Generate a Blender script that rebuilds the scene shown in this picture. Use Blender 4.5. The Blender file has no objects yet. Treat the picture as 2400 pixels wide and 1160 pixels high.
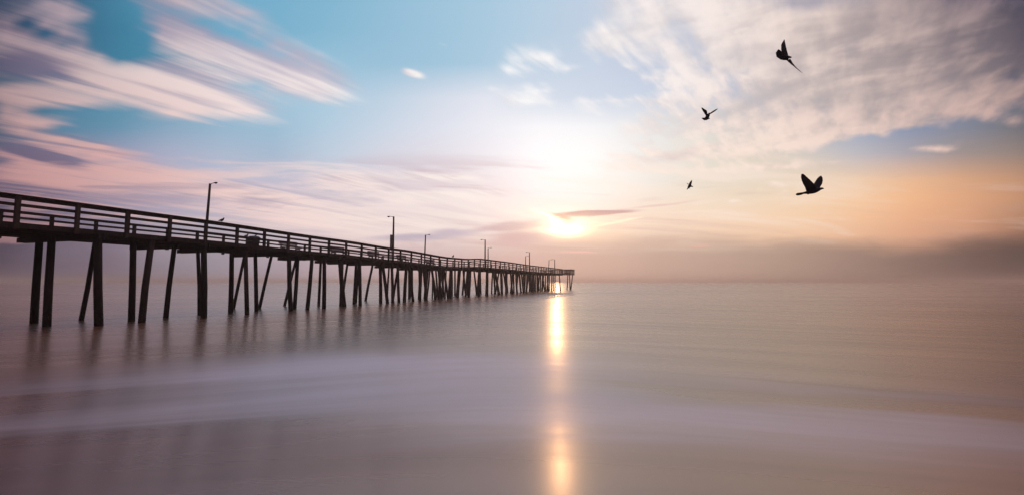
import bpy, bmesh, math, random
from mathutils import Vector
random.seed(7)
S = bpy.context.scene
COL = S.collection
R = math.radians

# ------------------------------------------------------------------ camera
F = 1067.0                       # focal length in photo pixels (2400 wide)
CAMZ = 2.23
PITCH = math.atan(80.0 / F)
CT, ST = math.cos(PITCH), math.sin(PITCH)
cd = bpy.data.cameras.new('camera')
cam = bpy.data.objects.new('camera', cd); COL.objects.link(cam)
cam.location = (0, 0, CAMZ); cam.rotation_euler = (math.pi / 2 + PITCH, 0, 0)
cd.sensor_width = 36; cd.lens = 36 * F / 2400.0
cd.clip_start = 0.05; cd.clip_end = 30000
S.camera = cam

def ray(px, py):
    a = (px - 1200) / F; b = (580 - py) / F
    return Vector((a, CT - b * ST, ST + b * CT))
def on_water(px, py, z=0.0):
    r = ray(px, py); t = (z - CAMZ) / r.z
    return Vector((0, 0, CAMZ)) + r * t

# ------------------------------------------------------------------ render
S.render.engine = 'CYCLES'
try:
    S.cycles.use_denoising = True
    S.cycles.denoiser = 'OPENIMAGEDENOISE'
    S.cycles.max_bounces = 6; S.cycles.diffuse_bounces = 2; S.cycles.glossy_bounces = 3
    S.cycles.volume_bounces = 2
    S.cycles.sample_clamp_indirect = 6
    S.cycles.caustics_reflective = False
except Exception:
    pass
S.view_settings.view_transform = 'Standard'
S.view_settings.look = 'None'
S.view_settings.exposure = 0; S.view_settings.gamma = 1

# ------------------------------------------------------------------ node helper
class G:
    """tiny expression builder over a node tree"""
    def __init__(s, tree): s.t = tree; s.n = tree.nodes; s.l = tree.links
    def put(s, sock, v):
        if isinstance(v, bpy.types.NodeSocket): s.l.new(v, sock)
        else: sock.default_value = v
    def m(s, op, a, b=0.0, c=0.0, clamp=False):
        n = s.n.new('ShaderNodeMath'); n.operation = op; n.use_clamp = clamp
        s.put(n.inputs[0], a); s.put(n.inputs[1], b)
        if op in ('MULTIPLY_ADD',): s.put(n.inputs[2], c)
        return n.outputs[0]
    def add(s, a, b): return s.m('ADD', a, b)
    def sub(s, a, b): return s.m('SUBTRACT', a, b)
    def mul(s, a, b): return s.m('MULTIPLY', a, b)
    def div(s, a, b): return s.m('DIVIDE', a, b)
    def mad(s, a, b, c): return s.m('MULTIPLY_ADD', a, b, c)
    def mx(s, a, b): return s.m('MAXIMUM', a, b)
    def vec(s, x, y, z=0.0):
        n = s.n.new('ShaderNodeCombineXYZ')
        for i, v in enumerate((x, y, z)): s.put(n.inputs[i], v)
        return n.outputs[0]
    def sep(s, v):
        n = s.n.new('ShaderNodeSeparateXYZ'); s.put(n.inputs[0], v); return n.outputs[:3]
    def noise(s, v, scale=1.0, detail=3.0, rough=0.5, dist=0.0):
        n = s.n.new('ShaderNodeTexNoise'); s.put(n.inputs['Vector'], v)
        n.inputs['Scale'].default_value = scale; n.inputs['Detail'].default_value = detail
        n.inputs['Roughness'].default_value = rough; n.inputs['Distortion'].default_value = dist
        return n.outputs[0]
    def rng(s, v, a, b, c=0.0, d=1.0, smooth=False):
        n = s.n.new('ShaderNodeMapRange'); n.clamp = True
        if smooth: n.interpolation_type = 'SMOOTHSTEP'
        s.put(n.inputs['Value'], v)
        for k, q in (('From Min', a), ('From Max', b), ('To Min', c), ('To Max', d)): s.put(n.inputs[k], q)
        return n.outputs[0]
    def mix(s, f, a, b, mode='MIX'):
        n = s.n.new('ShaderNodeMix'); n.data_type = 'RGBA'; n.blend_type = mode
        n.clamp_result = False
        s.put(n.inputs[0], f); s.put(n.inputs[6], a); s.put(n.inputs[7], b)
        return n.outputs[2]
    def mixf(s, f, a, b):
        n = s.n.new('ShaderNodeMix'); n.data_type = 'FLOAT'
        s.put(n.inputs[0], f); s.put(n.inputs[2], a); s.put(n.inputs[3], b)
        return n.outputs[0]
    def mkramp(s, stops):
        n = s.n.new('ShaderNodeValToRGB')
        e = n.color_ramp.elements
        e[0].position, e[0].color = stops[0]; e[1].position, e[1].color = stops[-1]
        for p, c in stops[1:-1]: e.new(p).color = c
        return n
    def gauss(s, u, v, u0, v0, a, b, ang, w):
        """elongated soft patch"""
        c, q = math.cos(ang), math.sin(ang)
        du = s.sub(u, u0); dv = s.sub(v, v0)
        p1 = s.mad(du, c / a, s.mul(dv, q / a)); p2 = s.mad(du, -q / b, s.mul(dv, c / b))
        e = s.mad(p1, p1, s.mul(p2, p2))
        return s.mul(s.m('POWER', math.exp(-1.0), e), w)

def lin(c):
    c = c / 255.0
    return c / 12.92 if c <= 0.04045 else ((c + 0.055) / 1.055) ** 2.4
def L3(rgb): return tuple(lin(x) for x in rgb)

# ------------------------------------------------------------------ sky
SUNPX = (1322, 538)
sr = ray(*SUNPX).normalized()
SUN_EL = math.asin(sr.z); SUN_AZ = math.atan2(sr.x, sr.y)

CLEAR = [  # photo x, y, colour of the air there
 (-60,60,44,62,88),(120,85,58,90,122),(300,80,62,132,162),(550,30,112,170,200),(700,40,126,180,208),(900,60,148,190,215),
 (1100,60,165,200,222),(1300,60,186,209,228),(1450,60,200,208,226),(0,250,66,98,124),(250,260,84,144,172),(550,310,145,182,206),
 (750,250,165,201,222),(900,300,206,216,231),(1100,330,232,232,242),(1010,420,222,208,216),(1150,440,240,222,222),(1300,350,255,252,252),(1500,400,238,234,230),(1400,200,206,216,232),
 (1600,130,190,200,220),(1900,110,172,166,178),(2150,130,120,120,140),(2420,60,60,66,86),(1800,420,215,208,195),(2000,330,160,174,198),
 (2200,280,124,138,170),(2300,345,150,145,140),(2420,300,100,102,112),(1700,480,255,232,206),(1900,485,255,222,176),(2100,470,255,200,145),(1700,530,255,216,186),(1880,525,255,214,178),
 (2300,450,236,176,132),(2420,450,196,142,110),(2100,520,253,186,146),(2250,520,222,160,130),(1850,560,248,196,166),(2000,570,236,182,152),(2200,560,205,152,130),(2420,560,124,90,80),(1700,420,226,220,206),(1900,420,244,220,196),
 (100,420,112,106,132),(300,400,165,160,186),(500,400,192,191,211),(-40,600,74,64,84),(200,620,126,112,128),(500,620,166,155,165),
 (800,620,205,182,187),(700,500,204,194,207),(1000,620,225,192,187),(1000,500,230,212,213),(1200,590,222,188,184),(1330,600,233,188,170),
 (1500,520,252,226,206),(1250,480,252,236,232),(1500,600,214,182,166),(1700,640,205,175,152),(1900,640,182,152,128),(2100,640,150,122,108),
 (2420,650,82,66,60),
 (2560,450,92,70,60),(2560,300,52,48,58),(2560,120,36,34,46),(2560,580,62,48,44),(-160,450,58,48,62),(-160,250,38,44,58),(-160,60,26,32,46),(-160,600,48,40,54)]  # unseen sky beyond the frame, darkened to dim the water's edge reflections
LIT = [
 (-40,150,140,114,124),(250,200,248,222,216),(600,150,253,240,236),(1300,200,255,255,255),(1600,150,255,243,239),(1900,150,244,224,212),
 (2200,150,214,186,178),(2350,240,215,176,166),(2420,20,112,98,114),(1800,380,255,236,223),(100,340,222,164,158),(300,430,230,186,181),
 (700,470,250,221,213),(1000,430,255,246,241),(-40,450,160,112,118),(2000,300,246,212,198),(200,30,188,164,174),(1400,500,255,236,222),(2600,200,96,82,92),(-200,200,96,80,92)]  # last pair: unseen side cloud, darkened for the same edge dimming
SHADE = [
 (-40,150,78,72,94),(300,180,150,136,162),(600,200,196,182,198),(100,380,100,86,112),(400,480,170,155,176),(800,520,190,176,192),
 (1200,530,210,180,184),(1600,200,216,213,217),(1900,150,204,186,180),(2150,150,138,124,132),(2420,100,58,56,74),(2000,280,187,172,167),
 (1400,500,202,158,160),(-40,560,74,62,84)]
BANK = [(1300,620,214,176,168),(1500,600,200,168,156),(1700,620,192,163,148),(1900,620,172,144,130),(2100,620,138,114,108),(2300,620,98,80,76),(2420,640,70,56,54),
 (900,600,190,168,180),(600,600,150,140,158),(200,600,110,98,116),(-40,600,66,57,76)]
COVER = [  # cloud patches: x, y, half length, half width, slope in degrees (down to the right), weight
 (430,8,180,27,11,1.0),(575,28,60,9,26,.8),(170,28,75,26,18,.8),(165,82,140,20,23,.95),(22,66,60,22,20,.8),(60,140,130,40,10,.8),
 (425,88,95,36,24,1.1),(525,128,165,26,22,1.0),(705,132,120,20,27,1.1),(650,158,140,20,20,1.0),(480,184,170,27,9,1.2),(722,205,70,27,20,1.1),
 (210,160,170,20,24,.95),(300,200,160,26,12,1.0),(440,218,180,22,12,1.1),(540,247,80,15,17,1.0),(462,267,60,11,6,1.0),(130,226,120,19,4,1.1),(15,220,70,15,5,1.0),
 (115,86,46,9,24,-.3),(292,72,55,42,32,-1.0),(275,118,60,14,36,-.9),(565,200,48,9,8,-1.3),(525,127,34,6,8,-.5),(70,60,40,9,24,-.5),
 (70,285,68,10,-3,1.0),(30,258,34,7,8,.7),(140,328,155,12,13,1.0),(235,355,75,11,6,.9),(120,372,95,19,20,1.0),(55,378,90,14,24,.9),(290,397,95,10,8,.9),(120,420,140,17,10,1.0),
 (40,450,120,22,8,.8),(330,432,140,16,8,.6),(470,432,230,30,12,.62),(640,470,220,30,8,.6),(815,422,95,15,3,1.2),(860,440,70,10,6,.8),(300,480,200,24,6,.5),(750,520,260,22,4,.5),
 (1190,147,28,14,28,.8),(1232,140,36,20,28,.9),(1275,138,38,20,30,.8),(1320,148,42,13,32,.7),(1380,108,48,17,20,.9),(1425,98,42,26,25,1.0),(1462,72,55,36,20,1.0),(1482,165,46,10,36,.9),(1440,130,40,12,34,.4),
 (1235,228,56,18,-7,1.3),(1275,205,24,14,34,.7),(1155,205,26,10,26,.6),
 (1480,14,90,40,10,.8),(1560,60,110,62,0,1.1),(1560,132,90,34,-8,1.0),(1660,40,120,70,0,1.0),(1560,196,60,20,-6,.9),(1612,180,60,22,-14,.9),(1400,240,42,20,-6,1.0),(1500,234,90,14,-7,.8),(1600,232,80,30,-6,1.0),
 (1500,300,60,24,-4,1.0),(1600,290,110,32,-6,1.0),(1690,295,100,26,-8,1.0),(1500,356,110,12,-3,.9),(1610,372,160,11,-4,.9),(1650,396,165,10,-4,.8),
 (1760,150,170,110,0,1.1),(1900,180,240,95,-8,1.2),(2050,200,240,80,-14,1.2),(2060,60,220,65,0,1.1),(2280,90,220,90,0,1.2),(2200,190,200,60,-14,1.1),(1880,326,340,15,-9,1.3),(1700,340,200,12,-10,.9),
 (2100,327,170,17,-13,-1.2),(1560,165,60,9,-14,-.7),(1640,168,50,9,-16,-.7),(1500,205,50,12,20,-.6),(1620,335,90,7,-10,-.5),(1690,110,40,16,0,-.4),
 (1900,16,70,18,0,-.5),(2235,28,60,18,-20,-.5),(1935,128,50,16,-20,-.55),(2100,112,80,26,0,-.4),(2385,188,40,8,-20,-.9),(2290,256,55,8,-22,-.9),
 (2180,345,88,7,-6,1.0),(2335,238,100,26,-16,1.1),(2390,150,60,14,-14,.8),(2390,280,60,9,-6,.6),(1820,391,160,8,-5,1.0),(1850,426,90,5,-3,.7),(1760,445,120,5,-3,.5),
 (1050,415,110,9,3,.9),(1000,412,60,6,2,.5),(1110,452,150,12,0,.7),(990,470,140,10,2,.6),(1060,520,170,12,0,.5),(1230,500,60,6,8,.6),(1500,462,150,6,-5,.5),(1700,470,180,6,-5,.6),(1900,500,160,6,-3,.3)]

def rbf(pts, x, y, sx=100.0, sy=50.0):
    w = 0; c = [0, 0, 0]
    for (px, py, r, g, b) in pts:
        k = math.exp(-0.5 * (((x - px) / sx) ** 2 + ((y - py) / sy) ** 2)) + 1e-9 / (1 + ((x - px) / 300) ** 2 + ((y - py) / 200) ** 2)
        w += k
        for i, q in enumerate((r, g, b)): c[i] += k * lin(q)
    return [q / w for q in c]
def cover(x, y):
    t = 0
    for (px, py, a, b, ang, w) in COVER:
        c, s_ = math.cos(R(ang)), math.sin(R(ang))
        p = (x - px) * c + (y - py) * s_; q = -(x - px) * s_ + (y - py) * c
        t += w * math.exp(-((p / a) ** 2 + (q / b) ** 2) * 0.9)
    return 1 - math.exp(-1.55 * t)

world = bpy.data.worlds.new('World'); S.world = world; world.use_nodes = True
wt = world.node_tree; wt.nodes.clear(); g = G(wt)
tc = wt.nodes.new('ShaderNodeTexCoord'); D = tc.outputs['Generated']
dx, dy, dz = g.sep(D)
yy = g.mx(dy, 0.12)
u0, v0 = g.div(dx, yy), g.div(dz, yy)

def uv(px, py):
    r = ray(px, py); return r.x / r.y, r.z / r.y
U0, U1 = -1.36, 1.36

FIELDS = {
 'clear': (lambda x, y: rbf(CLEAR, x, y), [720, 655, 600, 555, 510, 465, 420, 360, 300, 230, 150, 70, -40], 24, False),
 'lit': (lambda x, y: rbf(LIT, x, y, 200, 80), [620, 500, 430, 360, 270, 170, 60, -40], 16, False),
 'shd': (lambda x, y: rbf(SHADE, x, y, 200, 90), [620, 510, 420, 320, 220, 120, 0], 16, False),
 'cov': (lambda x, y: (cover(x, y),) * 3, [590, 560, 530, 512, 498, 484, 470, 456, 442, 428, 416, 404, 391, 378, 362, 345, 327, 308, 285, 260, 235, 210, 185, 160, 135, 110, 85, 60, 35, 10, -20], 32, True),
 'bank': (lambda x, y: rbf(BANK, x, 620, 140, 80), [620], 24, False)}
def field_group(nm, fn, rows, n_, a, b_):
    """node group: a colour that varies over the sky, rows of ramps blended by height"""
    gt = bpy.data.node_groups.new('sky_' + nm, 'ShaderNodeTree')
    gt.interface.new_socket('u', in_out='INPUT', socket_type='NodeSocketFloat')
    gt.interface.new_socket('v', in_out='INPUT', socket_type='NodeSocketFloat')
    gt.interface.new_socket('Color', in_out='OUTPUT', socket_type='NodeSocketColor')
    h = G(gt); gi = h.n.new('NodeGroupInput'); u, v = gi.outputs[0], gi.outputs[1]
    f = h.rng(u, a, b_); out = None; pv = 0
    for py in rows:
        r = ray(1200, py); den = r.y; vv = r.z / r.y; st = []
        for i in range(n_):
            p = i / (n_ - 1); px = max(-150, min(2550, 1200 + F * (a + (b_ - a) * p) * den))
            st.append((p, tuple(fn(px, py)) + (1.0,)))
        n = h.mkramp(st); h.put(n.inputs[0], f); c = n.outputs[0]
        out = c if out is None else h.mix(h.rng(v, pv, vv), out, c)
        pv = vv
    go = h.n.new('NodeGroupOutput'); h.put(go.inputs[0], out)
    return gt
def field(nm, u, v):
    fn, rows, n_, halves = FIELDS[nm]; outs = []
    for (a, b_) in (((U0, 0.0), (0.0, U1)) if halves else ((U0, U1),)):
        n = g.n.new('ShaderNodeGroup'); n.node_tree = field_group(nm, fn, rows, n_, a, b_)
        g.put(n.inputs[0], u); g.put(n.inputs[1], v); outs.append(n.outputs[0])
    return outs[0] if not halves else g.mix(g.m('GREATER_THAN', u, 0.0), outs[0], outs[1])

# cloud sheet seen in perspective; the wind (and so the streaks) runs towards azimuth 37 degrees
hz = g.add(g.mx(dz, 0.0), 0.085)
cx, cy = g.div(dx, hz), g.div(dy, hz)
ca, sa = math.cos(R(37)), math.sin(R(37))
al = g.mad(cx, sa, g.mul(cy, ca)); ac = g.mad(cx, ca, g.mul(cy, -sa))
P1 = g.vec(g.mul(ac, 2.1), g.mul(al, 0.42), 1.7)
P2 = g.vec(g.mul(ac, 6.5), g.mul(al, 1.1), 5.1)
P4 = g.vec(g.mul(ac, 13.0), g.mul(al, 4.2), 2.2)
P3 = g.vec(g.mul(ac, 1.15), g.mul(al, 0.75), 9.3)
n1 = g.noise(P1, 1.0, 4.0, 0.52, 0.35)
n2 = g.noise(P2, 1.0, 3.0, 0.55, 0.2)
nR = g.noise(g.vec(g.mad(u0, 3.6, g.mul(v0, -.8)), g.mad(u0, -2.6, g.mul(v0, 12.0)), 6.6), 1.0, 4.0, .55, .4)
n4 = g.noise(P4, 1.0, 3.0, 0.55, 0.25)
n5 = g.noise(g.vec(g.mul(ac, 15.0), g.mul(al, 1.3), 7.7), 1.0, 3.0, 0.6, 0.15)
n3 = g.noise(P3, 1.0, 3.0, 0.5, 0.3)
# streak-warped position on the sky for the patch edges
wu = g.mad(g.sub(n2, 0.5), 0.03, g.mad(g.sub(n3, 0.5), 0.07, u0))
wamp = g.rng(v0, .10, .50, .15, 1.0)
wv = g.mad(g.mad(g.sub(n2, 0.5), 0.018, g.mul(g.sub(n1, 0.5), 0.045)), wamp, v0)

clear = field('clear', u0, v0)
lit = field('lit', u0, v0)
shd = field('shd', u0, v0)
cov = field('cov', wu, wv)
cn = wt.nodes.new('ShaderNodeSeparateColor'); g.put(cn.inputs[0], cov); cov = cn.outputs[0]

rgt = g.rng(u0, 0.0, 0.45)                             # broken, finer cloud to the right of the sun
fine = g.mul(g.sub(n4, 0.5), g.add(g.mad(rgt, .40, 0.16), g.gauss(u0, v0, .33, .38, .26, .22, 0, 1.0)))
q = uv(1245, 170)
fine = g.add(fine, g.mul(g.sub(n4, .5), g.gauss(u0, v0, q[0], q[1], .11, .09, 0, .9)))
fine = g.sub(fine, g.gauss(u0, v0, .31, .40, .26, .2, 0, .34))
dens = g.add(g.add(cov, fine), g.mad(g.sub(n1, 0.5), g.mad(rgt, -0.15, 0.50), g.mul(g.sub(n2, 0.5), g.mad(rgt, .15, .5))))
dens = g.add(dens, g.mul(g.sub(n5, .5), g.mad(rgt, -.2, .32)))
for (px, py, a, b, ang, w) in [(970,173,32,11,14,1.1),(1040,105,18,4,20,.3)]:
    q = uv(px, py)                                     # two small single clouds
    dens = g.add(dens, g.gauss(g.mad(g.sub(n2, .5), .03, u0), v0, q[0], q[1], a / F, b / F, -R(ang), w))
mask = g.rng(dens, g.mad(rgt, .08, .14), g.mad(rgt, -.06, .90), 0, 1, True)
light_side = g.add(g.add(g.mad(g.sub(n2, 0.5), g.mad(rgt, -.6, 1.3), 0.66), g.mad(g.sub(n1, 0.5), g.mad(rgt, -1.0, 1.5), g.mad(g.sub(n5, .5), g.mad(rgt, -.3, .45), g.mul(g.mul(rgt, g.mad(nR, 1.0, -.50)), 1.9)))), g.mul(g.sub(n4, 0.5), g.mad(rgt, .8, 0.1)))
for (px, py, a, b, ang, w) in [(90,360,120,16,14,-1.2),(60,150,130,40,8,-.7),(330,85,60,14,20,-.4),(1960,215,240,50,-14,-.25),(2250,120,240,80,0,-.45),(1820,360,180,10,-10,-.4),(180,610,500,60,0,-.4)]:
    q = uv(px, py)
    light_side = g.add(light_side, g.gauss(wu, wv, q[0], q[1], a / F, b / F, -R(ang), w))
# bright veil round the sun
q = uv(1310, 395)
clear = g.mix(1.0, clear, g.mix(g.gauss(u0, v0, q[0], q[1], 250 / F, 130 / F, 0, 0.09), (0, 0, 0, 1), (1.0, 0.97, 0.94, 1)), 'ADD')
q = uv(1325, 520)
clear = g.mix(1.0, clear, g.mix(g.gauss(u0, v0, q[0], q[1], 120 / F, 45 / F, 0, 0.14), (0, 0, 0, 1), (1.0, 0.86, 0.62, 1)), 'ADD')
ccol = g.mix(g.rng(light_side, g.mad(rgt, -.12, .22), g.mad(rgt, .24, .78), 0, 1, True), shd, lit)
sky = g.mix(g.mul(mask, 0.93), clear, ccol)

# thin streaky cloud low over the sea
SN = g.noise(g.vec(g.mul(u0, 2.4), g.mad(u0, .8, g.mul(v0, 21.0)), 11.3), 1.0, 5.0, .56, .5)
lowband = g.mul(g.rng(v0, .03, .10, 0, 1, True), g.rng(v0, .24, .30, 1, 0, True))
sky = g.mix(g.mul(g.mul(g.rng(SN, .50, .64, 0, .62, True), lowband), g.rng(u0, .4, .8, 1, .35)), sky, lit)
sky = g.mix(g.mul(g.mul(g.rng(SN, .47, .33, 0, .55, True), lowband), g.mul(g.rng(u0, .25, .55, 1, .25), g.sub(1.0, g.gauss(u0, v0, .11, .17, .22, .09, 0, .85)))), sky, shd)
q = uv(1305, 440)
sky = g.mix(1.0, sky, g.mix(g.gauss(u0, v0, q[0], q[1], 170 / F, 75 / F, 0, 0.09), (0, 0, 0, 1), (1.0, 0.95, 0.88, 1)), 'ADD')
# cloud bank low over the sea, highest to the right
bank_top = uv(1200, 556)[1]
BN = g.noise(g.vec(g.mul(u0, 5.0), g.mul(v0, 26.0), 3.3), 1.0, 5.0, 0.55, 0.4)
BN2 = g.noise(g.vec(g.mul(u0, 1.7), 0.0, 8.3), 1.0, 1.0, 0.5)
edge = g.add(bank_top, g.add(g.mul(g.sub(BN, .5), 0.05), g.mul(g.sub(BN2, .5), 0.05)))
edge = g.add(edge, g.rng(u0, -0.1, -0.9, 0.0, -0.022))
bk = g.rng(g.sub(edge, v0), -0.012, 0.045, 0, 1, True)
bk = g.mul(bk, g.rng(u0, 0.0, 0.32, 0.45, 0.92))
bcol = field('bank', u0, v0)
sky = g.mix(bk, sky, bcol)
# thin dark bars of cloud beside the sun, drawn out along the horizon
for (px, py, a, b, ang, w, col) in [(1440,522,70,4,-10,.9,(255,240,215)),(1395,500,112,9.5,-4,1.1,(206,160,160)),(1640,578,40,4,-5,.8,(232,180,165)),(1345,594,60,4,2,.7,(250,196,184)),(1310,512,40,9,18,.7,(214,165,158)),(1190,533,105,13,-5,.8,(214,182,186)),(1205,560,95,26,-4,.75,(222,184,182)),(1060,545,90,16,-3,.7,(200,182,198)),(960,560,160,14,-2,.7,(190,176,192)),(1560,478,120,5,-6,.6,(236,200,190)),(1030,425,100,6,2,.3,(235,212,210))]:
    q = uv(px, py)
    m_ = g.gauss(g.mad(g.sub(BN, .5), .10, u0), g.mad(g.sub(BN, .5), .030, v0), q[0], q[1], a / F, b / F, -R(ang), w)
    sky = g.mix(g.rng(m_, .25, .75, 0, .9, True), sky, L3(col) + (1,))
# the sun itself burning through the gap
q = uv(1328, 539)
core = g.gauss(g.mad(g.sub(BN, .5), .03, u0), g.mad(g.sub(BN, .5), .035, v0), q[0], q[1], 56 / F, 20 / F, R(3), 1.0)
q = uv(1285, 510)
core = g.add(core, g.gauss(g.mad(g.sub(BN, .5), .05, u0), g.mad(g.sub(BN, .5), .03, v0), q[0], q[1], 44 / F, 8 / F, -R(28), 0.5))
sky = g.mix(1.0, sky, g.mix(g.mul(core, core), (0, 0, 0, 1), (1.9, 1.5, .75, 1)), 'ADD')
q = uv(1335, 528)
glow = g.gauss(g.mad(g.sub(BN, .5), .12, u0), g.mad(g.sub(BN, .5), .05, v0), q[0], q[1], 130 / F, 34 / F, -R(4), 1.0)
sky = g.mix(1.0, sky, g.mix(glow, (0, 0, 0, 1), (.30, .22, .07, 1)), 'ADD')
# behind the viewer the sky is plain and dim
back = g.rng(dy, 0.30, -0.15, 0, 1, True)
sky = g.mix(g.rng(dz, .56, .80, 0, 1, True), sky, L3((196, 180, 196)) + (1,))
sky = g.mix(back, sky, L3((108, 92, 104)) + (1,))

nis = wt.nodes.new('ShaderNodeTexSky'); nis.sky_type = 'NISHITA'; nis.sun_disc = False
nis.sun_elevation = SUN_EL; nis.sun_rotation = SUN_AZ; nis.dust_density = 2.0
bg1 = wt.nodes.new('ShaderNodeBackground'); bg1.inputs['Strength'].default_value = 0.05
tint = g.mix(1.0, nis.outputs[0], (0.02, 0.02, 0.02, 1), 'MULTIPLY'); g.put(bg1.inputs['Color'], tint)
bg2 = wt.nodes.new('ShaderNodeBackground'); bg2.inputs['Strength'].default_value = 1.0
g.put(bg2.inputs['Color'], sky)
ad = wt.nodes.new('ShaderNodeAddShader'); wo = wt.nodes.new('ShaderNodeOutputWorld')
g.l.new(bg1.outputs[0], ad.inputs[0]); g.l.new(bg2.outputs[0], ad.inputs[1]); g.l.new(ad.outputs[0], wo.inputs[0])
try:
    world.cycles.sampling_method = 'MANUAL'; world.cycles.sample_map_resolution = 1024
except Exception: pass

sl = bpy.data.lights.new('sun', 'SUN'); sun = bpy.data.objects.new('sun', sl); COL.objects.link(sun)
sl.energy = 0.055; sl.angle = R(0.6); sl.color = (1.0, 0.50, 0.22)
sun.rotation_euler = ray(1303, 538).to_track_quat('Z', 'Y').to_euler()
sun.location = (0, 0, 60)

# ------------------------------------------------------------------ materials
def mat(name):
    m = bpy.data.materials.new(name); m.use_nodes = True
    t = m.node_tree; b = t.nodes['Principled BSDF']; return m, G(t), b

def wood(name, c1, c2, rough=0.85, sc=3.0, wet=False):
    m, q, b = mat(name)
    o = q.n.new('ShaderNodeTexCoord').outputs['Object']
    x, y, z = q.sep(o)
    n = q.noise(q.vec(q.mul(x, 4.0), q.mul(y, 4.0), q.mul(z, .8)), sc, 5, .6)
    big = q.noise(o, .7, 3, .5)
    f = q.rng(q.add(q.mul(n, .6), q.mul(big, .4)), .35, .65, 0, 1)
    colr = q.mix(f, c1 + (1,), c2 + (1,)); b.inputs['Roughness'].default_value = rough
    if wet:                                             # tide line: damp, weedy wood with pale barnacles
        tide = q.rng(q.add(z, q.mul(q.sub(big, .5), 1.2)), 1.5, 1.1)
        colr = q.mix(tide, colr, (.012, .011, .008, 1))
        spk = q.mul(q.rng(q.noise(o, 26, 2, .6), .60, .66), q.mul(tide, q.rng(z, 1.2, .5)))
        colr = q.mix(q.mul(spk, .7), colr, (.22, .20, .17, 1))
        q.put(b.inputs['Roughness'], q.mixf(tide, rough, .45))
    tone = q.rng(q.n.new('ShaderNodeObjectInfo').outputs['Random'], 0, 1, .6, 1.7)
    colr = q.mix(1.0, colr, q.vec(tone, tone, tone), 'MULTIPLY')
    q.put(b.inputs['Base Color'], colr)
    bp = q.n.new('ShaderNodeBump'); bp.inputs['Strength'].default_value = .5; bp.inputs['Distance'].default_value = .02
    q.put(bp.inputs['Height'], n); q.put(b.inputs['Normal'], bp.outputs[0])
    return m
M_PILE = wood('pile_wood', (.016, .011, .009), (.05, .034, .025), wet=True)
M_DECK = wood('deck_wood', (.022, .015, .011), (.06, .042, .031))
M_RAIL = wood('rail_wood', (.028, .019, .014), (.075, .053, .04))
M_POLE = wood('pole_wood', (.025, .017, .013), (.06, .043, .032))
M_PALE = wood('bench_wood', (.34, .30, .29), (.48, .44, .43))
def plain(name, c, rough=.5, metal=0.0):
    m, q, b = mat(name)
    n = q.noise(q.n.new('ShaderNodeTexCoord').outputs['Object'], 9, 3, .6)
    q.put(b.inputs['Base Color'], q.mix(q.rng(n, .3, .7), tuple(x * .75 for x in c) + (1,), c + (1,)))
    b.inputs['Roughness'].default_value = rough; b.inputs['Metallic'].default_value = metal
    return m
M_METAL = plain('lamp_metal', (.10, .095, .09), .5, .6)
M_BOX = plain('box_metal', (.16, .14, .12), .6, .2)
M_BIN = plain('bin_plastic', (.03, .03, .035), .6)
M_BIRD = plain('black_feathers', (.022, .019, .018), .75)
M_GULL = plain('grey_feathers', (.22, .20, .20), .8)

# water: long-exposure sea, milky wash over a low beach slope
M_WATER, q, b = mat('silky_water')
geo = q.n.new('ShaderNodeNewGeometry').outputs['Position']
x, y, z = q.sep(geo)
arc = q.mad(q.m('SQRT', q.mad(x, x, 9.0)), 0.50, y)
st1 = q.noise(q.vec(q.mul(x, .075), q.mul(arc, .62), 0.3), 1.0, 4, .55, .7)
st2 = q.noise(q.vec(q.mul(x, .16), q.mul(arc, 2.4), 4.3), 1.0, 3, .55, .3)
st3 = q.noise(q.vec(q.mul(x, .03), q.mul(y, .11), 7.1), 1.0, 3, .5, .2)
foam = None
st4 = q.noise(q.vec(q.mul(x, .16), q.mul(y, .22), 2.9), 1.0, 2, .5, .4)
wx = q.mad(q.sub(st4, .5), 7.0, x); wy = q.mad(q.sub(st4, .5), 2.4, q.mad(q.sub(st1, .5), 2.6, y))
for (px, py, a, bb, ang, w) in [(-4.0, 12.3, 4.2, 2.0, .16, 2.5), (-7.6, 10.6, 4.2, .9, .34, .7), (-3.6, 9.6, 3.6, 1.1, .34, .8), (-6.0, 7.9, 3.0, .7, .38, .4), (-0.4, 8.6, 2.6, 1.6, .05, .7),
                                (2.6, 7.8, 3.0, 1.5, -.46, 1.0), (5.2, 6.6, 3.0, 1.2, -.5, .42), (2.6, 10.6, 2.6, .8, -.3, .35), (7.0, 10.2, 3.0, .6, -.5, .3)]:
    e = q.gauss(wx, wy, px, py, a, bb, ang, w)
    foam = e if foam is None else q.add(foam, e)
foam = q.mul(foam, q.rng(q.add(q.mul(st1, .6), q.mul(st2, .4)), .28, .66, .45, 1.15))
gap = q.gauss(wx, wy, 5.6, 8.7, 4.8, .55, -.53, .8)
foam = q.mx(q.sub(foam, gap), 0.0)
foam = q.mul(q.sub(1.0, q.m('POWER', math.exp(-1.0), foam)), .92)      # thins out softly
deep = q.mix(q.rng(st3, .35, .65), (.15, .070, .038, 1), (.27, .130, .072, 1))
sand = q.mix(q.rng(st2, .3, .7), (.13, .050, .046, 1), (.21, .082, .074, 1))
deep = q.mix(q.rng(y, 22, 60), deep, q.mix(q.rng(st3, .35, .65), (.33, .18, .11, 1), (.52, .31, .205, 1)))  # paler and warmer far out: lit mist and sky reflection put into the colour
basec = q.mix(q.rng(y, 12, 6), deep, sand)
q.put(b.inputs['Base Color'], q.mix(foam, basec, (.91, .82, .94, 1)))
rough = q.mixf(q.rng(st1, .35, .65), .24, .30)
rough = q.mul(rough, q.rng(y, 12, 55, 1.0, 1.05))
rough = q.mixf(foam, rough, .42)
q.put(b.inputs['Roughness'], rough)
b.inputs['IOR'].default_value = 1.9
q.put(b.inputs['Coat Weight'], q.mul(q.sub(1.0, foam), q.rng(st1, .35, .6, .02, .06)))
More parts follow.
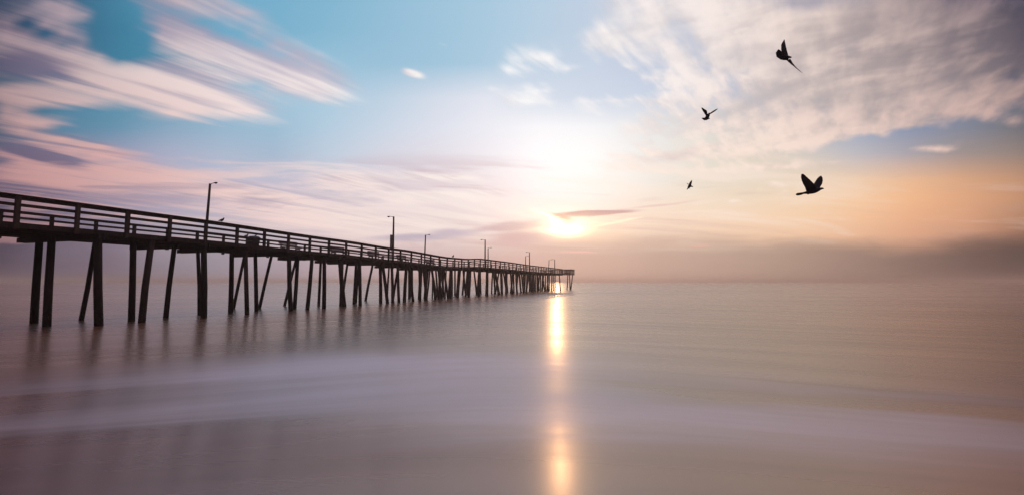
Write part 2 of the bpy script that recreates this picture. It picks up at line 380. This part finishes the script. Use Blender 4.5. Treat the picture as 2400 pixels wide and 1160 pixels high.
q.put(b.inputs['Coat Roughness'], q.mixf(q.rng(st1, .35, .65), .14, .18)); b.inputs['Coat IOR'].default_value = 1.33
bp = q.n.new('ShaderNodeBump'); q.put(bp.inputs['Strength'], q.rng(y, 8, 40, .05, .0)); bp.inputs['Distance'].default_value = .03
q.put(bp.inputs['Height'], q.add(st1, q.mul(st2, .4))); q.put(b.inputs['Normal'], bp.outputs[0])

# ------------------------------------------------------------------ object helpers
def tag(o, label=None, cat=None, group=None, kind=None):
    if label: o['label'] = label
    if cat: o['category'] = cat
    if group: o['group'] = group
    if kind: o['kind'] = kind
    return o
def link(name, bm, material, parent=None, smooth=False, loc=None):
    me = bpy.data.meshes.new(name); bmesh.ops.recalc_face_normals(bm, faces=bm.faces[:]); bm.to_mesh(me); bm.free()
    me.materials.append(material)
    if smooth:
        for p in me.polygons: p.use_smooth = True
    o = bpy.data.objects.new(name, me); COL.objects.link(o)
    if parent: o.parent = parent
    if loc is not None: o.location = loc
    return o
def empty(name, loc=(0, 0, 0), rz=0):
    o = bpy.data.objects.new(name, None); COL.objects.link(o); o.location = loc; o.rotation_euler = (0, 0, rz); o.empty_display_size = .3
    return o
def hexa(bm, pts):
    """8 corners: bottom ring then top ring"""
    v = [bm.verts.new(p) for p in pts]
    for f in ((3, 2, 1, 0), (4, 5, 6, 7), (0, 1, 5, 4), (1, 2, 6, 5), (2, 3, 7, 6), (3, 0, 4, 7)): bm.faces.new([v[i] for i in f])
def box(bm, x0, x1, y0, y1, z0, z1):
    hexa(bm, [(x0, y0, z0), (x1, y0, z0), (x1, y1, z0), (x0, y1, z0), (x0, y0, z1), (x1, y0, z1), (x1, y1, z1), (x0, y1, z1)])
def tube(bm, pts, radii, n=12, cap=True):
    rings = []
    pts = [Vector(p) for p in pts]
    for i, p in enumerate(pts):
        d = (pts[min(i + 1, len(pts) - 1)] - pts[max(i - 1, 0)]).normalized()
        a = d.orthogonal().normalized() if i == 0 else (a - d * a.dot(d)).normalized()
        c = d.cross(a); r = radii[i] if isinstance(radii, (list, tuple)) else radii
        rings.append([bm.verts.new(p + (a * math.cos(t) + c * math.sin(t)) * r) for t in [2 * math.pi * k / n for k in range(n)]])
    for r1, r2 in zip(rings, rings[1:]):
        for k in range(n): bm.faces.new((r1[k], r1[(k + 1) % n], r2[(k + 1) % n], r2[k]))
    if cap:
        bm.faces.new(rings[0][::-1]); bm.faces.new(rings[-1])

# ------------------------------------------------------------------ water sheet
def shore(yv):
    if yv > 9: return 0.0
    if yv > 5.6: return .5 * .038 * (9 - yv) ** 2
    return .5 * .038 * 3.4 ** 2 + .129 * (5.6 - yv)
bm = bmesh.new()
ys = [-30, -20, -12, -6] + [-6 + .5 * k for k in range(1, 40)] + [15, 18, 22, 28, 36, 48, 70, 110, 180, 320, 600, 1200, 2500, 4500]
xs = [-4000, -2000, -900, -400, -180, -80, -40, -24] + [-16 + 2 * k for k in range(17)] + [24, 40, 80, 180, 400, 900, 2000, 4000]
gr = [[bm.verts.new((xv, yv, shore(yv))) for xv in xs] for yv in ys]
for i in range(len(ys) - 1):
    for j in range(len(xs) - 1): bm.faces.new((gr[i][j], gr[i][j + 1], gr[i + 1][j + 1], gr[i + 1][j]))
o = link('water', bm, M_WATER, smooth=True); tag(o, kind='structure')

# ------------------------------------------------------------------ pier
T = Vector((.3278, .9447, 0)); NL = Vector((-.9447, .3278, 0))    # along the pier, and to its left
P0 = Vector((-1200 / F * 19.7, 19.7, 0))
W = 6.55
S0, S1 = -24.0, 115.5
def at(s, w, z): v = P0 + T * s + NL * w; return Vector((v.x, v.y, z))
def interp(tab, x):
    if x <= tab[0][0]: return tab[0][1]
    for (a, b_), (c, d) in zip(tab, tab[1:]):
        if x <= c:
            t = (x - a) / (c - a); t = t * t * (3 - 2 * t); return b_ + (d - b_) * t
    return tab[-1][1]
DIP = [(19, 0.0), (27, -.02), (39, -.18), (48, -.36), (59.5, -.66), (63, -.62), (70, -.32), (80, -.34), (95, -.45), (134, -.46)]
def deckz(s): return CAMZ + 2.62 + interp(DIP, 19.7 + s * .9447)
def s_of(px, w, zrel=2.0):
    """distance along the pier where the line at offset w meets the photo column px"""
    lo, hi = -12.0, 160.0
    for _ in range(50):
        mid = (lo + hi) / 2; p = at(mid, w, 0)
        xx = 1200 + F * p.x / (p.y * CT + zrel * ST)
        if xx < px: lo = mid
        else: hi = mid
    return (lo + hi) / 2

pier = empty('pier', at(0, W / 2, 0))
tag(pier, 'long dark wooden fishing pier on leaning timber piles, running out into the sea', 'pier')
def part(name, bm, m, parent=pier, smooth=False):
    o = link(name, bm, m, None, smooth); o.parent = parent
    # keep vertices in world space: undo the parent offset
    p = parent; off = Vector((0, 0, 0))
    while p is not None: off += p.location; p = p.parent
    o.location = -off
    return o
def strip(bm, s0, s1, w0, w1, za, zb, step=2.2, zf=deckz):
    """a long box following the deck profile"""
    n = max(1, int((s1 - s0) / step)); prev = None
    for i in range(n + 1):
        s = s0 + (s1 - s0) * i / n; z = zf(s)
        r = [bm.verts.new(at(s, w, z + h)) for (w, h) in ((w0, za), (w1, za), (w1, zb), (w0, zb))]
        if prev:
            for k in range(4): bm.faces.new((prev[k], prev[(k + 1) % 4], r[(k + 1) % 4], r[k]))
        else: bm.faces.new(r[::-1])
        prev = r
    bm.faces.new(prev)
HEAD0, HEADW = 110.0, -1.9
bm = bmesh.new()
s = S0
while s < S1:                                            # individual planks with slightly uneven ends
    j = random.uniform(-.04, .04); w0 = -.02 + j if s < HEAD0 else HEADW - .02
    z = deckz(s + .07)
    a, c = s + .006, s + .139 + .15 * (s > 40)
    hexa(bm, [at(a, w0, z - .06), at(c, w0, z - .06), at(c, W + j, z - .06), at(a, W + j, z - .06), at(a, w0, z), at(c, w0, z), at(c, W + j, z), at(a, W + j, z)])
    s += .145 + .15 * (s > 40)
part('deck', bm, M_DECK)
for w0, w1 in ((.03, .13), (1.3, 1.42), (2.6, 2.72), (3.9, 4.02), (5.2, 5.32), (W - .14, W - .04)):
    bm = bmesh.new(); strip(bm, S0, S1, w0, w1, -.20, -.062); part('stringer', bm, M_DECK)
bm = bmesh.new(); strip(bm, HEAD0, S1, HEADW + .03, HEADW + .13, -.20, -.062); part('stringer', bm, M_DECK)
bm = bmesh.new(); strip(bm, S0, HEAD0, -.075, -.022, -.25, -.015); part('fascia_board', bm, M_DECK)
bm = bmesh.new(); strip(bm, HEAD0, S1, HEADW - .075, HEADW - .022, -.28, -.015); part('fascia_board', bm, M_DECK)
# end of the pier head facing the sea and its short return facing the shore
for ss in (HEAD0 - .09, S1 + .05):
    bm = bmesh.new(); z = deckz(ss); w1 = -.08 if ss < HEAD0 else W
    hexa(bm, [at(a, w, z + h) for h in (-.28, -.015) for (a, w) in ((ss, HEADW), (ss + .06, HEADW), (ss + .06, w1), (ss, w1))]); part('fascia_board', bm, M_DECK)

# bents: the cap beams, near ones where the photo shows them
def cap(s, w0=-.25, w1=W + .2, sk=0.0):
    bm = bmesh.new(); z = deckz(s)
    for d in (-.2, .06):
        pts = []
        for h in (-.47, -.202):
            pts += [at(s + d, w0, z + h), at(s + d + .14, w0, z + h), at(s + d + .14 + sk, w1, z + h), at(s + d + sk, w1, z + h)]
        hexa(bm, pts)
    part('cap_beam', bm, M_PILE)
bents = [s_of(228, .2, 2.2), s_of(476, .2, 2.2), s_of(690, .2, 2.1)]
bents = [bents[0] - 2 * 5.4, bents[0] - 5.4] + bents
while bents[-1] < 108: bents.append(bents[-1] + random.uniform(4.6, 5.6))
for i, sb in enumerate(bents): cap(sb)
for sm in (s_of(578, .2, 2.2), s_of(800, .2, 2), s_of(893, .2, 1.9)): cap(sm)

# piles: foot column/row and top column read from the photo for the nearer ones
PILES = [(92,80,757,.17),(121,110,765,.165),(222,190,750,.12),(229,232,770,.18),(312,308,752,.16),(355,333,757,.165),(409,389,745,.14),(463,467,737,.12),(477,477,749,.175),
 (543,540,733,.16),(573,547,722,.12),(575,579,740,.14),(598,601,729,.14),(636,608,723,.125),(677,682,733,.165),(694,667,715,.12),(698,690,723,.15),(732,720,729,.15),(752,747,716,.125),(760,759,728,.16),
 (796,807,721,.19),(802,799,717,.15),(815,801,712,.12),(835,829,712,.14),(841,834,709,.12),(843,844,719,.15),(873,857,703,.14),(891,892,710,.17),(896,908,711,.16),(912,907,704,.11),(918,920,711,.15),(933,921,704,.13),(932,935,709,.15),
 (953,948,708,.18),(957,968,708,.15),(958,958,701,.1),(966,967,705,.11),(983,984,707,.16),(989,985,702,.11),(997,998,705,.18),(1008,1000,700,.11),(1012,1020,706,.14),(1014,1013,698,.1),(1027,1035,704,.14),(1035,1028,702,.13),(1040,1050,705,.14),(1046,1043,699,.1)]
FARB = bmesh.new()
def pile(top, base, r):
    global npile
    far_bm = npile >= 98
    bm = FARB if far_bm else bmesh.new()
    base = Vector(base) + (Vector(base) - Vector(top)) * .18   # carries on below the water
    mid = (top + base) / 2 + Vector((random.uniform(-.04, .04), random.uniform(-.04, .04), 0))
    tube(bm, [base, mid, top], [r * 1.08, r * 1.0, r * .92], 12)
    if not far_bm: part('pile', bm, M_PILE, smooth=True)
    npile += 1
npile = 0
for (xt, xb, yb, r) in PILES:
    gpt = on_water(xb, yb)
    w = (gpt - P0).dot(NL)
    w = max(.15, min(W - .15, w))
    sb = s_of(xb, w, -CAMZ); stp = s_of(xt, w, 2.1)
    pile(at(stp, w, deckz(stp) - .26), at(sb, w, 0), r)
s = s_of(1056, .2, 1.5)
while s < 108:
    for w in (.3, 1.9, 3.4, 4.9, 6.2):
        lean = random.choice((0, .15, .4, -.4, .9, -1.0)); lw = random.uniform(-.35, .5)
        ds = random.uniform(-.5, .5)
        pile(at(s + ds, w, deckz(s) - .3), at(s + ds + lean * random.uniform(.6, 1.3), w - lw, 0), random.uniform(.14, .18))
    s += random.uniform(3.0, 4.2) if s < 75 else random.uniform(3.6, 4.6)
for (sa_, wa, ds, dw) in ((110.6, -1.6, 1.4, .2), (114.6, -1.6, -1.2, .3), (114.9, -.2, 0, .3)):
    pile(at(sa_, wa, deckz(sa_) - .3), at(sa_ + ds, wa + dw, 0), .15); npile += 1
tag(part('pile', FARB, M_PILE, smooth=True), kind='stuff')
print('piles', npile)

# railings
RH = 1.22
def railing(w, s0, s1, first, out, full=True):
    """out: +1 when the outer side is towards negative w"""
    rail = empty('railing', (0, 0, 0)); rail.parent = pier
    rail.location = at(max(s0, 0), w, deckz(0)) - pier.location
    k = first
    while k - 2.17 > s0: k -= 2.17
    n = 0
    while k < s1 and n < 95:
        bm = bmesh.new(); z = deckz(k); t_ = .085 + random.uniform(-.006, .006); ww = .07
        wa = w - out * .005
        hexa(bm, [at(k + a * t_, wa + c * ww, z + h) for h in (-.30, RH - .052) for (a, c) in ((-1, -1), (1, -1), (1, 1), (-1, 1))])
        part('rail_post', bm, M_RAIL, rail); k += 2.17; n += 1
    iw = w + out * .072
    a_, b_ = sorted((iw, iw + out * .042))
    for h, hh in (((1.085, .083), (.78, .072), (.45, .064), (.2, .05)) if full else ((.2, .05),)):
        bm = bmesh.new()
        strip(bm, s0, s1, a_, b_, h - hh, h + hh, 1.1); part('rail_board', bm, M_RAIL, rail)
    bm = bmesh.new(); strip(bm, s0, s1, w - .13, w + .13, RH - .05, RH, 1.1); part('rail_cap', bm, M_RAIL, rail)
    return rail
NEARW = -.15; FARW = W + .1
f1 = s_of(41, NEARW, 3.3); f2 = s_of(121, FARW, 3.3)
railing(NEARW, S0, HEAD0, f1, 1)
railing(FARW, S0, S1, f2, -1, False)
railing(HEADW - .15, HEAD0, S1, HEAD0 + .3, 1)
def cross_rail(ss, w0, w1):
    rail = empty('railing', (0, 0, 0)); rail.parent = pier
    rail.location = at(ss, w0, deckz(ss)) - pier.location
    z = deckz(ss); k = w0
    while k <= w1 + .01:
        bm = bmesh.new(); hexa(bm, [at(ss + a * .07, k + c * .08, z + h) for h in (-.2, RH - .052) for (a, c) in ((-1, -1), (1, -1), (1, 1), (-1, 1))])
        part('rail_post', bm, M_RAIL, rail); k += (w1 - w0) / max(1, round((w1 - w0) / 2))
    for h in (1.07, .78, .45, .2):
        bm = bmesh.new(); hexa(bm, [at(ss + .072 + a, k_, z + h + q_) for q_ in (-.07, .07) for (a, k_) in ((0, w0), (.042, w0), (.042, w1), (0, w1))])
        part('rail_board', bm, M_RAIL, rail)
    bm = bmesh.new(); hexa(bm, [at(ss + a, k_, z + q_) for q_ in (RH - .05, RH) for (a, k_) in ((-.12, w0), (.12, w0), (.12, w1), (-.12, w1))]); part('rail_cap', bm, M_RAIL, rail)
cross_rail(S1 - .1, HEADW + .1, W - .1)
cross_rail(HEAD0 + .1, HEADW + .1, -.35)

# ------------------------------------------------------------------ lamps on the pier
def street_lamp(px, ytop, far, label, boxed=False, lean=0.0):
    w = FARW + .22 if far else NEARW - .22
    s = s_of(px, w, 5.0); base = at(s, w, deckz(s) - .35)
    r = ray(px, ytop); z = CAMZ + r.z * (base.y / r.y)
    H = z - base.z
    o = empty('street_lamp', base); tag(o, label, 'street lamp', 'street lamps on the pier')
    d = -NL if far else NL                                # the arm reaches in over the deck
    bm = bmesh.new(); tube(bm, [(0, 0, 0), (lean / 2, 0, H / 2), (lean, 0, H)], [.115, .1, .08], 10)
    link('pole', bm, M_POLE, o, True)
    bm = bmesh.new(); top = Vector((lean, 0, H - .12))
    tube(bm, [top, top + d * .2 + Vector((0, 0, .12)), top + d * .42 + Vector((0, 0, .15))], .026, 8); link('arm', bm, M_METAL, o, True)
    bm = bmesh.new()
    h0 = top + d * .38 + Vector((0, 0, .15))
    tube(bm, [h0, h0 + d * .1, h0 + d * .25, h0 + d * .36, h0 + d * .42], [.035, .07, .09, .07, .02], 10)
    for v in bm.verts: v.co.z = h0.z + (v.co.z - h0.z) * .6
    hd = link('lamp_head', bm, M_METAL, o, True)
    bm = bmesh.new(); c0 = h0 + d * .24
    tube(bm, [c0 - Vector((0, 0, .03)), c0 - Vector((0, 0, .085))], [.075, .055], 10); link('lens', bm, M_BOX, hd, True)
    if boxed:
        bm = bmesh.new(); zb = 1.55
        box(bm, -.30, -.13, -.14, .14, zb, zb + 1.35); link('control_box', bm, M_BOX, o)
        bm = bmesh.new(); tube(bm, [(-.2, 0, .3), (-.2, 0, 1.56)], .05, 8); link('conduit', bm, M_METAL, o, True)
    return o
street_lamp(483, 431, True, 'tall street lamp nearest the shore, its pole rising left of a perched bird', lean=.18)
street_lamp(922, 508, False, 'street lamp with a slim box strapped to its pole above the railing', True)
street_lamp(995, 551, True, 'lone street lamp on the far railing just past the lamp with a box', lean=.12)
street_lamp(1137, 562, False, 'taller lamp of the close pair beyond the dip in the pier')
street_lamp(1144, 581, True, 'shorter lamp of the close pair beyond the dip in the pier')
street_lamp(1231, 600, True, 'shorter lamp of the middle pair far along the pier', lean=.12)
street_lamp(1241, 591, False, 'taller lamp of the middle pair far along the pier')
street_lamp(1285, 609, True, 'leaning lamp of the last pair, left one near the pier head', lean=.25)
street_lamp(1300, 608, False, 'upright lamp of the last pair, closest to the pier head')

# ------------------------------------------------------------------ things standing on the deck
ang = math.atan2(T.y, T.x)
def bench_proto():
    o = empty('bench')
    for k in range(2):
        bm = bmesh.new()
        xx = -.8 + 1.6 * k
        box(bm, xx - .04, xx + .04, -.25, -.17, 0, .42); box(bm, xx - .04, xx + .04, .17, .25, 0, .98); box(bm, xx - .04, xx + .04, -.169, .169, .34, .42)
        link('bench_frame', bm, M_PALE, o)
    bm = bmesh.new()
    for k in range(3): box(bm, -1, 1, -.25 + k * .14, -.25 + k * .14 + .125, .423, .463)
    link('seat', bm, M_PALE, o)
    bm = bmesh.new()
    for k in range(3): box(bm, -1, 1, .252, .287, .56 + k * .15, .56 + k * .15 + .13)
    link('backrest', bm, M_PALE, o)
    return o
def copy_thing(o):
    c = o.copy(); COL.objects.link(c)
    for ch in o.children:
        d = ch.copy(); COL.objects.link(d); d.parent = c
    return c
bp0 = None
for (px, w, lab) in ((681, 3.2, 'pale wooden bench behind the railing, nearest the shore'), (795, 2.6, 'pale wooden bench behind the railing, second from the shore'),
                     (880, 2.2, 'pale wooden bench behind the railing, just left of the boxed lamp'), (945, 2.2, 'pale wooden bench behind the railing, right of the boxed lamp'), (1010, 2.4, 'pale wooden bench behind the railing, farthest one before the dip')):
    if bp0 is None: bp0 = o = bench_proto()
    else: o = copy_thing(bp0)
    s = s_of(px, w, 3.0); o.location = at(s, w, deckz(s)); o.rotation_euler = (0, 0, ang)
    tag(o, lab, 'bench', 'benches on the pier deck')
s = s_of(595, 1.0, 3.2)
o = empty('litter_bin', at(s, 1.0, deckz(s)), ang); tag(o, 'dark square litter bin standing behind the railing', 'litter bin')
bm = bmesh.new(); hexa(bm, [(-.24, -.24, 0), (.24, -.24, 0), (.24, .24, 0), (-.24, .24, 0), (-.29, -.29, .62), (.29, -.29, .62), (.29, .29, .62), (-.29, .29, .62)]); link('body', bm, M_BIN, o)
bm = bmesh.new(); hexa(bm, [(-.32, -.32, .622), (.32, -.32, .622), (.32, .32, .622), (-.32, .32, .622), (-.2, -.2, .74), (.2, -.2, .74), (.2, .2, .74), (-.2, .2, .74)]); link('lid', bm, M_BIN, o)

# ------------------------------------------------------------------ birds
def bake_remesh(o, voxel):
    md = o.modifiers.new('r', 'REMESH'); md.mode = 'VOXEL'; md.voxel_size = voxel; md.use_smooth_shade = True
    sm = o.modifiers.new('s', 'SMOOTH'); sm.iterations = 1; sm.factor = .35
    dg = bpy.context.evaluated_depsgraph_get(); me = bpy.data.meshes.new_from_object(o.evaluated_get(dg))
    o.modifiers.clear(); old = o.data; o.data = me; bpy.data.meshes.remove(old)
    if not me.materials: me.materials.append(M_BIRD)
    return o
def blade(bm, lead, trail, th):
    """closed cambered wing between a leading and a trailing edge, th = thickness at each station"""
    prev = None; nr = Vector((0, 1, 0))
    for a, c, h in zip(lead, trail, th):
        a, c = Vector(a), Vector(c); m = a.lerp(c, .38)
        r = [bm.verts.new(p) for p in (a - nr * h * .45, a + nr * h * .45, m + nr * h, c + nr * h * .4, c - nr * h * .4, m - nr * h * .8)]
        if prev:
            for k in range(6): bm.faces.new((prev[k], prev[(k + 1) % 6], r[(k + 1) % 6], r[k]))
        else: bm.faces.new(r[::-1])
        prev = r
    bm.faces.new(prev)
def bird(center, dist, scale, off, spine, wings, label, voxel):
    r = ray(*center); c = Vector((0, 0, CAMZ)) + r * dist
    k = dist / F
    def loc(zx, zy, dep):
        p = Vector((0, 0, CAMZ)) + ray(off[0] + zx / scale, off[1] + zy / scale) * (dist + dep)
        return p - c
    bm = bmesh.new()
    kk = k / scale
    pts = [loc(a, b_, d) for (a, b_, d, rr) in spine]
    tube(bm, pts, [rr * kk for (_, _, _, rr) in spine], 12)
    for (lead, trail, th) in wings:
        n = len(lead)
        blade(bm, [loc(*p) for p in lead], [loc(*p) for p in trail], [th * (1 - .55 * i / (n - 1)) for i in range(n)])
    o = link('flying_bird', bm, M_BIRD, None, True, c)
    bake_remesh(o, voxel)
    tag(o, label, 'bird', 'birds in flight over the sea')
    return o
# V-winged bird, lowest on the right
bird((1898, 434), 6.6, 12.89, (1840, 390),
 [(335,857,.0,26),(390,850,0,44),(470,838,0,40),(560,815,0,30),(640,800,0,42),(720,785,0,62),(800,765,0,76),(880,745,0,80),(960,720,0,72),(1030,698,0,52),(1075,682,0,38),(1112,676,0,34),(1145,676,0,24),(1185,680,0,5)],
 [([(980,700,-.02),(860,515,-.08),(770,425,-.13),(680,342,-.17),(590,258,-.21),(540,222,-.23)], [(640,770,-.02),(600,640,-.08),(545,545,-.13),(500,440,-.17),(475,320,-.21),(490,240,-.23)], .013),
  ([(1045,660,.02),(1120,545,.07),(1143,440,.11),(1135,350,.14),(1100,290,.17)], [(820,660,.02),(875,520,.07),(935,420,.11),(1000,335,.14),(1070,285,.17)], .012),
  ([(660,830,0),(672,850,0),(680,862,0)], [(740,830,0),(725,850,0),(705,862,0)], .012)],
 'black bird flying right, both wings raised in a V, lowest of the flock', .0065)
# steeply banking bird at the top
bird((1842, 133), 6.4, 8.92, (1780, 70),
 [(672,588,0,10),(655,582,0,19),(630,578,0,20),(605,580,0,34),(570,590,0,48),(530,585,0,48),(480,560,0,40)],
 [([(600,540,.02),(565,400,.07),(545,300,.12),(528,212,.17)], [(490,540,.02),(452,420,.07),(450,320,.12),(505,215,.17)], .012),
  ([(520,520,0),(460,455,-.01),(420,420,-.02),(395,408,-.03)], [(600,650,0),(450,636,-.01),(355,575,-.02),(335,490,-.03)], .012),
  ([(645,610,-.02),(700,705,-.09),(780,803,-.16),(905,912,-.24)], [(570,650,-.02),(650,722,-.09),(745,795,-.16),(888,908,-.24)], .011)],
 'black bird banking steeply with one long thin wing pointing down, highest of all', .0062)
bird((1663, 267), 9.0, 16.57, (1620, 230),
 [(705,578,0,16),(697,605,0,30),(685,640,0,46),(660,690,0,64),(625,735,0,68),(595,780,0,62),(560,815,0,50)],
 [([(570,700,-.02),(480,565,-.06),(420,470,-.1),(385,395,-.14)], [(640,650,-.02),(612,495,-.06),(520,428,-.1),(410,370,-.14)], .014),
  ([(690,610,.02),(830,515,.07),(940,450,.12),(1058,412,.17)], [(700,665,.02),(830,592,.07),(940,522,.12),(1050,428,.17)], .013),
  ([(560,760,0),(480,770,0),(390,780,0)], [(600,860,0),(500,885,0),(400,795,0)], .013),
  ([(620,760,0),(690,772,0),(745,798,0)], [(560,885,0),(640,855,0),(740,806,0)], .013)],
 'small black bird seen tail-on with wings up, below the highest bird', .0075)
bird((1616, 433), 15.0, 23.2, (1590, 410),
 [(795,672,0,14),(770,655,0,28),(720,632,0,36),(660,620,0,62),(600,622,0,84),(565,665,0,68),(535,720,0,40),(500,770,0,26),(455,815,0,20)],
 [([(700,570,-.02),(745,430,-.08),(752,270,-.16)], [(540,560,-.02),(610,410,-.08),(735,268,-.16)], .018),
  ([(560,500,.02),(480,455,.08),(395,405,.14)], [(530,560,.02),(465,490,.08),(395,435,.14)], .018),
  ([(590,690,0),(640,770,0),(680,795,0)], [(560,700,0),(620,775,0),(672,800,0)], .016)],
 'tiniest black bird in the air, left of the V-winged bird', .011)

def perched(px, w, label, m, size=1.0, facing=1, name='perched_bird'):
    s = s_of(px, w, 3.8); base = at(s, w, deckz(s) + RH)
    bm = bmesh.new(); f = facing; k = .20 * size
    d = T * f
    pts = [(-1.3, .38, .10), (-.9, .45, .16), (-.5, .55, .34), (0, .72, .42), (.35, .95, .34), (.5, 1.2, .22), (.6, 1.38, .22), (.78, 1.42, .13), (1.0, 1.38, .04)]
    tube(bm, [d * (a * k) + Vector((0, 0, h * k)) for a, h, _ in pts], [r_ * k for _, _, r_ in pts], 10)
    for sgn in (-1, 1):
        tube(bm, [NL * (sgn * .12 * k) + Vector((0, 0, 0)), NL * (sgn * .12 * k) + Vector((0, 0, .5 * k))], [.05 * k, .06 * k], 6)
    o = link(name, bm, m, None, True, base)
    bake_remesh(o, .011)
    tag(o, label, 'bird', 'birds perched on the railing')
    return o
perched(520, NEARW, 'dark bird perched upright on the railing, right of the nearest lamp', M_BIRD, 1.0, 1)
perched(577, FARW, 'pale gull standing on the far railing, left of another gull', M_GULL, 1.25, 1)
perched(596, FARW, 'pale gull standing on the far railing, right of another gull', M_GULL, 1.25, 1)
perched(1062, NEARW, 'dark bird perched on the railing where the pier dips', M_BIRD, 1.3, 1)

# ------------------------------------------------------------------ sea haze
bm = bmesh.new(); box(bm, -4100, 4100, -60, 4600, -1.5, 12.5)
hz_m = bpy.data.materials.new('sea_haze'); hz_m.use_nodes = True
t = hz_m.node_tree; t.nodes.clear(); out = t.nodes.new('ShaderNodeOutputMaterial'); pv = t.nodes.new('ShaderNodeVolumePrincipled')
pv.inputs['Color'].default_value = (.98, .82, .73, 1); pv.inputs['Density'].default_value = .0010; pv.inputs['Anisotropy'].default_value = .72
t.links.new(pv.outputs[0], out.inputs['Volume'])
o = link('haze', bm, hz_m); tag(o, kind='stuff')
